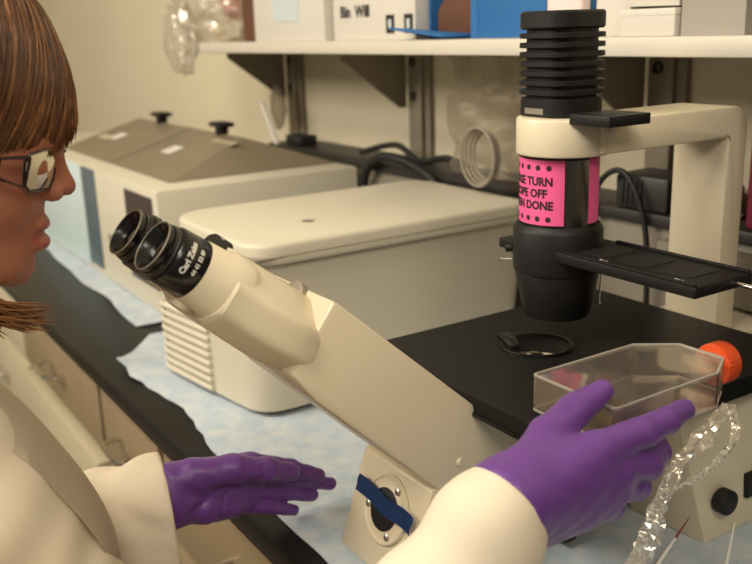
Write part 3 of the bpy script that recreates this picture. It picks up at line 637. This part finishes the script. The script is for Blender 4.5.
for k in range(5): obj('rib', box(-.852 + k * .008, -.848 + k * .008, .948, .951, .259, .294, .0005), 'rubber', ad)
obj('cord', tube(spline([(-.775, .985, .275), (-.745, .975, .262), (-.71, .972, .285), (-.69, .974, .27), (-.675, .972, .262)], 8), .005, 8), 'rubber', ad)
tag(obj('brown_cork_box', box(-.755, -.715, .992, 1.03, .2525, .292, .005), 'brown'), 'small brown box wedged between the power adapter and the microscope pillar', 'box')
hose('black_cable', [(-.90, .948, .012), (-.90, .938, .16), (-.89, .938, .27), (-.84, .936, .305), (-.80, .938, .24), (-.79, .938, .12), (-.80, .94, .012)], .004, 'black cable looping over the ledge beside the power adapter', cat='cable')
tag(obj('grey_switch_box', box(-.76, -.60, .9445 - .03, .9445, .165, .228, .004), 'grey'), 'grey rectangular socket box fixed to the ledge face behind the microscope', 'socket box')
mg = thing('magenta_bottle', 'dark magenta plastic container behind the microscope pillar at the right edge', 'container', (-.63, 1.0, .252))
obj('body', rbox(-.665, -.55, .955, 1.028, .2525, .41, .012, .004), 'magenta', mg); obj('cap', bcyl((-.607, .99, .41), (-.607, .99, .43), .02, .002), 'magenta', mg)
tag(obj('dark_equipment_case', box(-.56, -.30, .80, .935, .005, .215, .006) if False else box(-.47, -.20, .84, .935, .0075, .205, .006), 'rubber'), 'black equipment case on the bench behind the microscope foot at the right edge', 'case')
# ================================================================ the person
pr = thing('person', 'person in white lab coat, glasses and purple gloves leaning towards the eyepieces', 'person', (-.75, -.05, -.9))
psi = math.radians(16); th = math.radians(14)
fh = np.array([math.sin(psi), math.cos(psi), 0]); sd = np.array([math.cos(psi), -math.sin(psi), 0]); zz = np.array([0, 0, 1.])
FW = fh * math.cos(th) - zz * math.sin(th); UP = fh * math.sin(th) + zz * math.cos(th); HC = np.array([-.75, .088, .44])
Rh = np.stack([FW, UP, sd], 1)                   # local (f, u, s) -> world
def L(f, u, s=0): return HC + FW * f + UP * u + sd * s
def hell(f, u, s, a, b, c): return ell(L(f, u, s), (a, b, c), Rh)
def hrc(p, q, ra, rb): return rc(L(*p), L(*q), ra, rb)
items = [(hell(-.010, .030, 0, .100, .094, .076), 0), (hell(.045, -.012, 0, .048, .042, .060), .02), (hell(.034, -.060, 0, .050, .052, .052), .025),
         (hell(.061, -.068, 0, .026, .036, .028), .015), (hell(.0715, -.098, 0, .0150, .014, .017), .014), (hell(.040, -.092, .028, .035, .016, .015), .02), (hell(.040, -.092, -.028, .035, .016, .015), .02),
         (hell(.052, -.040, .034, .022, .020, .020), .02), (hell(.052, -.040, -.034, .022, .020, .020), .02), (hell(.080, .008, .0, .014, .009, .040), .014)]
def face(P):
    D = items[0][0](P)
    for g, k in items[1:]: D = smin(D, g(P), k)
    for s in (1, -1):
        D = smax(D, -hell(.090, -.018, .031 * s, .014, .012, .016)(P), .012)
    D = smin(D, hrc((.086, -.004, 0), (.101, -.024, 0), .0065, .0095), .008) if False else smin(D, hrc((.087, .000, 0), (.1010, -.0255, 0), .0062, .0080)(P), .009)
    D = smin(D, hell(.1015, -.0275, 0, .0078, .0068, .0088)(P), .004)
    for s in (1, -1):
        D = smin(D, hell(.093, -.032, .0125 * s, .009, .007, .0055)(P), .004); D = smax(D, -hell(.098, -.038, .0065 * s, .004, .003, .003)(P), .002)
        D = smin(D, hell(.076, -.012, .031 * s, .0125, .0125, .0135)(P), .002); D = smax(D, -hell(.093, -.019, .031 * s, .008, .0022, .0125)(P), .0012)
        D = smin(D, hell(-.008, -.022, .077 * s, .016, .030, .006)(P), .006); D = smax(D, -hell(-.004, -.018, .083 * s, .008, .014, .004)(P), .004)
    D = smin(D, hell(.0865, -.0585, 0, .0085, .0058, .021)(P), .004); D = smin(D, hell(.0875, -.0735, 0, .0095, .0070, .019)(P), .004)
    D = smax(D, -hell(.0985, -.0655, 0, .010, .0011, .024)(P), .0015)
    D = smin(D, rc(L(-.035, -.06), (-.755, .010, .255), .052, .054)(P), .02)
    D = smin(D, rc((-.755, .010, .255), (-.755, -.02, .15), .056, .075)(P), .03)
    return D
me = surface_net(face, (-.88, -.12, .08), (-.62, .22, .60), .0030)
body = obj('body', me, 'skin', pr, angle=180)
def grade_lips(me_o):
    me = me_o.data; me.materials.append(MT['lip']); off = np.array(wpos(me_o)); FWn, UPn = FW, UP
    for p in me.polygons:
        c = np.array(p.center) + off - HC; f, u, s = c @ FW, c @ UP, c @ sd
        if f > .082 and abs(s) < .0215 * (1 - ((u + .0655) / .02) ** 2) and -.0815 < u < -.0535: p.material_index = 1
grade_lips(body)
for s in (1, -1):
    e = bmesh.new(); bmesh.ops.create_uvsphere(e, u_segments=24, v_segments=16, radius=.0115)
    c = V(L(.0775, -.018, .031 * s)); bmesh.ops.translate(e, verts=e.verts[:], vec=c); eo = obj('eye', e, 'eyewhite', body)
    g = V(FW * .9 - UP * .42).normalized(); obj('iris', lathe(c + g * .0098, g, [(0, .0058), (.0014, .0045), (.0020, .002), (.0021, 0)], 20), 'iris', eo)
# glasses
def gp(a, b, sg): return V(L(.0930 - .018 * (a / .06) ** 2 + .10 * (b + .02) * .3, b + .003, sg * a))
RO = [(.009, -.002), (.036, .001), (.060, -.003), (.063, -.009), (.061, -.024), (.053, -.030), (.021, -.031), (.011, -.025)]
gl = obj('glasses', merge(*([tube([gp(a, b, sg) for a, b in RO + RO[:1]], .0011, 8) for sg in (1, -1)] + [tube([gp(.009, -.006, -1), V(L(.0980, .000, 0)), gp(.009, -.006, 1)], .0014, 8)])), 'frame', pr)
for sg in (1, -1):
    bm = bmesh.new(); F1_ = [bm.verts.new(gp(a, b, sg)) for a, b in RO]; F2_ = [bm.verts.new(gp(a, b, sg) - V(FW) * .0012) for a, b in RO]
    bm.faces.new(F1_); bm.faces.new(F2_)
    for k in range(8): bm.faces.new((F1_[k], F1_[(k + 1) % 8], F2_[(k + 1) % 8], F2_[k]))
    obj('lens', bm, 'lens', gl)
    tm = obj('temple', merge(tube([V(L(f, u, sg * s_)) for f, u, s_ in ((.0765, -.001, .0635), (.058, -.004, .072), (.057, -.018, .072), (.0755, -.023, .0635), (.0765, -.001, .0635))], .0013, 8),
        tube([V(L(f, u, sg * s_)) for f, u, s_ in ((.058, -.012, .072), (.03, -.012, .0775), (-.004, -.010, .0815), (-.02, -.022, .080))], .0022, 8)), 'frame', gl)
# hair: a base shell, strands over it
def shell(P):
    D = hell(-.016, .038, 0, .103, .098, .0845)(P)
    q = (P - HC.astype(np.float32)); f = q @ FW.astype(np.float32); u = q @ UP.astype(np.float32); s = np.abs(q @ sd.astype(np.float32))
    D = smin(D, hell(-.055, -.04, .0, .060, .085, .078)(P), .03)
    cut = np.where(f > .02, (.012 + (f - .02) * .05) - u, -.16 - u)     # open below the brow
    side_cut = np.minimum(f - .045, .006 - u) * 1.0
    D = np.maximum(D, np.minimum(.002 - u, f - .012))                       # face opening
    return D
me = surface_net(shell, (-.90, -.10, .22), (-.60, .25, .64), .0035)
hr = obj('hair', me, 'haircap', pr, angle=180)
def strands(name, paths, r, m, parent, kind='stuff'):
    c = bpy.data.curves.new(name, 'CURVE'); c.dimensions = '3D'; c.bevel_depth = r; c.bevel_resolution = 0; c.resolution_u = 1
    for P in paths:
        s = c.splines.new('POLY'); s.points.add(len(P) - 1)
        for k, p in enumerate(P): s.points[k].co = (*p, 1); s.points[k].radius = 1 if k < len(P) - 2 else (.6 if k == len(P) - 2 else .15)
    o = bpy.data.objects.new('t', c); COL.objects.link(o); dg = bpy.context.evaluated_depsgraph_get(); me = bpy.data.meshes.new_from_object(o.evaluated_get(dg)); bpy.data.objects.remove(o)
    q = obj(name, me, m, parent, angle=180); q['kind'] = kind; return q
HR = np.array([.104, .099, .0855]); HO = np.array([-.016, .038, 0])
def surf(d, k): d = d / np.linalg.norm(d); return HO + d * HR * k
def mk(n, lo, hi, sgn, seed):
    r = random.Random(seed); out = []
    for _ in range(n):
        a = r.uniform(lo, hi)                     # where along the parting: 0 = brow, 1 = back of the head
        an = math.radians(28 + a * 130); s0 = sgn * r.uniform(0.0, .10)
        d0 = np.array([math.cos(an), math.sin(an), s0]); d0 /= np.linalg.norm(d0)
        # the strand falls forward over the brow near the front and straight down further back
        ea = a + r.uniform(-.06, .06)
        if ea < .55: e = np.array([.98 - ea * 1.35, -.22 - ea * .75 + r.uniform(-.16, .06), sgn * (.18 + ea * 1.5)])
        else: e = np.array([.24 - (ea - .55) * 2.0, -.75 + r.uniform(-.2, .1), sgn * (.95 - (ea - .55) * .9)])
        e /= np.linalg.norm(e); om = math.acos(max(-1, min(1, float(d0 @ e)))); kk = r.uniform(1.0, 1.03); P = []; N = 14; ph = r.uniform(0, 6); lift = r.uniform(0, .015); push = max(0, .5 - ea) * .034
        for i in range(N + 1):
            t = i / N; q = (math.sin((1 - t) * om) * d0 + math.sin(t * om) * e) / math.sin(om)
            p = surf(q, kk + lift * math.sin(t * 3.1) + .006 * math.sin(t * 5 + ph)); p[0] += push * t ** 1.5; P.append(L(*p) + np.array([.0015 * math.sin(t * 7 + ph), 0, 0]))
        if ea >= .55:                             # long hair carries on down behind the jaw
            last = P[-1]; ln = r.uniform(.03, .10)
            for i in range(1, 5): P.append(last + np.array([0, .008, -1]) * ln * i / 4 + fh * .006 * i / 4)
        out.append(P)
    return out
P1 = mk(1150, 0, .62, 1, 1) + mk(250, .62, 1, 1, 2) + mk(420, 0, .6, -1, 3) + mk(160, .6, 1, -1, 4)
random.Random(1).shuffle(P1)
strands('hair_strands', P1[:1480], .00075, 'hair', hr); strands('hair_highlights', P1[1480:], .0007, 'hairlight', hr)
r = random.Random(9); low = []
for _ in range(120):                              # the lock swept under the chin
    o = r.uniform(-1, 1); q = r.uniform(-1, 1); a = np.array([-.700 + .012 * q, .030, .350 + .016 * o]); b = np.array([-.705 + .012 * q, .080, .323 + .014 * o]); c = np.array([-.715 + .012 * q, .108 + .008 * q, .303 + .010 * o]); d = np.array([-.72, .132 + .024 * r.uniform(-1, 1), .288 + .008 * o + .006 * r.uniform(-1, 1)])
    low.append([np.array(v) for v in spline([a, b, c, d], 4)])
strands('hair_lock', low, .0009, 'hairlight', hr)
# lab coat
def wr(P, f1, amp, ph=0, d=(1, .6, .4)):
    d = np.array(d, np.float32); return amp * np.sin((P @ d) * f1 + ph + 1.5 * np.sin(P[:, 2] * 23 + P[:, 0] * 17))
def coat(P):
    D = ell((-.755, -.02, .015), (.190, .150, .215))(P)
    D = smin(D, rc((-.755, .01, .02), (-.755, -.01, -.45), .15, .19)(P), .06)
    D = smin(D, rc((-.60, -.02, .14), (-.91, -.02, .14), .062, .062)(P), .06)
    D = smin(D, rc((-.755, .045, .13), (-.755, .045, -.1), .080, .105)(P), .05); D = smin(D, rc((-.722, .066, .19), (-.718, .108, .02), .052, .076)(P), .03); D = smin(D, rc((-.718, .108, .02), (-.722, .080, -.25), .076, .10)(P), .03)
    D = smin(D, rc((-.57, -.01, .125), (-.435, .16, .010), .062, .055)(P), .03)
    D = smin(D, rc((-.93, -.01, .125), (-.905, .045, -.015), .064, .060)(P), .03)
    D = D + wr(P, 48, .0022, 0, (.3, .7, .9)) + wr(P, 90, .0010, 1.3, (.3, 1, -.8))
    D = np.maximum(D, -rc((-.755, .015, .33), (-.755, .02, .16), .075, .062)(P))
    return D
me = surface_net(coat, (-1.02, -.24, -.52), (-.35, .30, .28), .0050)
ct = obj('lab_coat', me, 'coatcloth', pr, angle=180)
def near_sleeve(P):
    fa = rc((-.435, .16, .010), (-.4235, .362, .1735), .057, .0385)(P) + wr(P, 120, .0018, .4, (.2, .7, .8)) + wr(P, 55, .0022, 1.1, (.6, .2, -.9))
    n = np.array((.10, .775, .622), np.float32); c = np.array((-.423, .381, .188), np.float32)
    return smax(fa, (P - c) @ n, .003)
obj('sleeve', surface_net(near_sleeve, (-.51, .09, -.06), (-.36, .42, .25), .0024), 'coatcloth', ct, angle=180)
def far_sleeve(P):
    fb = rc((-.905, .045, -.008), (-.782, .262, .0675), .058, .0435)(P) + wr(P, 90, .0022, 2.0, (.4, .9, .5)) + wr(P, 160, .001, .3, (.4, .2, 1))
    fb = smin(fb, rc((-.86, .12, -.03), (-.785, .262, .028), .055, .047)(P), .02)
    n = np.array((.22, .965, .05), np.float32); n /= np.linalg.norm(n); c = np.array((-.78, .252, .05), np.float32)
    return smax(fb, (P - c) @ n, .003)
obj('sleeve', surface_net(far_sleeve, (-.99, -.03, -.10), (-.71, .32, .13), .0028), 'coatcloth', ct, angle=180)
# lapel: a folded band down the coat front
def ribbon(Lp, Rp, th, m, name, par, n=8, bulge=.008):
    Lp = spline(Lp, n); Rp = spline(Rp, n); bm = bmesh.new(); rows = []
    for a, b in zip(Lp, Rp):
        nrm = (b - a).cross(V((0, .4, -1))).normalized()
        rows.append([bm.verts.new(a.lerp(b, k / 6) + nrm * bulge * math.sin(math.pi * k / 6)) for k in range(7)])
    for A_, B_ in zip(rows, rows[1:]):
        for k in range(6): bm.faces.new((A_[k], A_[k + 1], B_[k + 1], B_[k]))
    bmesh.ops.solidify(bm, geom=bm.faces[:], thickness=th); return obj(name, bm, m, par, angle=60)
ribbon([(-.775, .055, .285), (-.765, .114, .226), (-.762, .149, .171), (-.76, .182, .098), (-.76, .188, .03), (-.76, .188, -.12)], [(-.688, .00, .268), (-.688, .094, .205), (-.688, .130, .156), (-.688, .163, .086), (-.688, .169, .015), (-.688, .168, -.12)], .003, 'coatcloth', 'lapel', ct, bulge=.007)
# cuff stitching
def ringpath(c, n, r, k=40, sc=1.0):
    a, u, v = frame_of(n); return [V(c) + (u * math.cos(t) + v * math.sin(t) * sc) * r for t in (2 * math.pi * i / k for i in range(k + 1))]
# legs, feet (below the bench)
leg = grp([chain([(-.66, -.02, -.25), (-.655, .02, -.50), (-.655, -.02, -.84)], [.085, .062, .045], .02), chain([(-.85, -.02, -.25), (-.855, .02, -.50), (-.855, -.02, -.84)], [.085, .062, .045], .02)], .02)
me = surface_net(leg, (-1.0, -.2, -.91), (-.5, .16, -.1), .009); obj('trousers', me, 'trousers', pr, angle=180)
for x in (-.655, -.855):
    f = lambda P, x=x: np.maximum(smin(rc((x, -.03, -.855), (x, .10, -.872), .042, .034)(P), rc((x, -.04, -.83), (x, -.02, -.80), .043, .040)(P), .02), -.899 - P[:, 2])
    obj('shoe', surface_net(f, (x - .06, -.12, -.905), (x + .06, .16, -.75), .006), 'shoe', pr, angle=180)
# gloves
def crease(P, amp=.0006):
    return amp * np.sin(P[:, 1] * 210 + 4 * np.sin(P[:, 2] * 60)) * np.sin(P[:, 2] * 170 + P[:, 0] * 90)
lh_f = [chain([(-.775, .338, .080), (-.771, .379, .064), (-.768, .4110, .0465)], [.0116, .0092, .0074]), chain([(-.779, .342, .064), (-.777, .385, .047), (-.778, .4290, .0270)], [.0114, .0090, .0072]),
        chain([(-.780, .338, .048), (-.777, .373, .0355), (-.779, .4080, .0195)], [.0106, .0084, .0068]), chain([(-.779, .330, .0335), (-.774, .357, .0255), (-.775, .3830, .0120)], [.0096, .0076, .0060])]
lpalm = grp([rc((-.776, .255, .088), (-.775, .338, .079), .0165, .0125), rc((-.776, .250, .078), (-.779, .342, .064), .0195, .0125), rc((-.776, .248, .064), (-.780, .338, .049), .0190, .0120), rc((-.776, .246, .060), (-.779, .330, .036), .0185, .0110), rc((-.766, .285, .050), (-.768, .312, .043), .0125, .009), rc((-.792, .240, .070), (-.778, .256, .072), .017, .020), rc((-.800, .222, .060), (-.778, .252, .064), .021, .022)], .012)
lthumb = chain([(-.768, .272, .090), (-.756, .312, .0905), (-.752, .344, .0810), (-.753, .372, .0690)], [.0165, .0135, .0112, .0088], .006)
def lhand(P):
    D = lpalm(P)
    for g in lh_f: D = smin(D, g(P), .0016)
    D = smin(D, lthumb(P), .005)
    D = D + .0010 * np.exp(-((P[:, 2] - .070 - .28 * (P[:, 1] - .30)) / .0022) ** 2) * (P[:, 1] < .335) + .0010 * np.exp(-((P[:, 1] - .300 - .5 * (P[:, 2] - .06)) / .002) ** 2) * (P[:, 0] > -.775)
    return D + crease(P)
lg_ = obj('glove', surface_net(lhand, (-.83, .17, .002), (-.72, .445, .125), .0017), 'glove', pr, angle=180)
rw = (-.425, .3736, .1847)
rpalm = grp([rc(rw, (-.413, .4472, .2060), .026, .0135), rc(rw, (-.410, .4640, .1880), .026, .0135), rc((-.425, .372, .178), (-.411, .4620, .1715), .024, .013), rc((-.425, .376, .172), (-.414, .4500, .1600), .022, .012), rc((-.428, .345, .165), rw, .027, .027), rc((-.428, .36, .150), (-.42, .43, .158), .014, .012)], .014)
rf = [chain([(-.413, .4472, .2060), (-.411, .4897, .2075), (-.4135, .5208, .2085), (-.4185, .5470, .2085)], [.0132, .0118, .0102, .0084]),
      chain([(-.410, .4640, .1880), (-.4100, .4980, .1800), (-.425, .527, .1755), (-.440, .543, .1760)], [.0130, .0112, .0098, .0082]),
      chain([(-.411, .4620, .1715), (-.4180, .4960, .1590), (-.436, .517, .1600), (-.452, .522, .1680)], [.0124, .0106, .0092, .0078]),
      chain([(-.414, .4500, .1600), (-.4240, .4760, .1450), (-.441, .492, .1440), (-.454, .498, .1510)], [.0112, .0096, .0084, .0070])]
rthumb = chain([(-.427, .392, .200), (-.440, .4244, .2130), (-.445, .4561, .2230), (-.445, .484, .2305)], [.0175, .0140, .0122, .0092], .006)
def rhand(P):
    D = rpalm(P)
    for g in rf: D = smin(D, g(P), .0035)
    D = smin(D, rthumb(P), .010)
    return D + crease(P, .0004)
obj('glove', surface_net(rhand, (-.50, .31, .10), (-.37, .575, .26), .0018), 'glove', pr, angle=180)
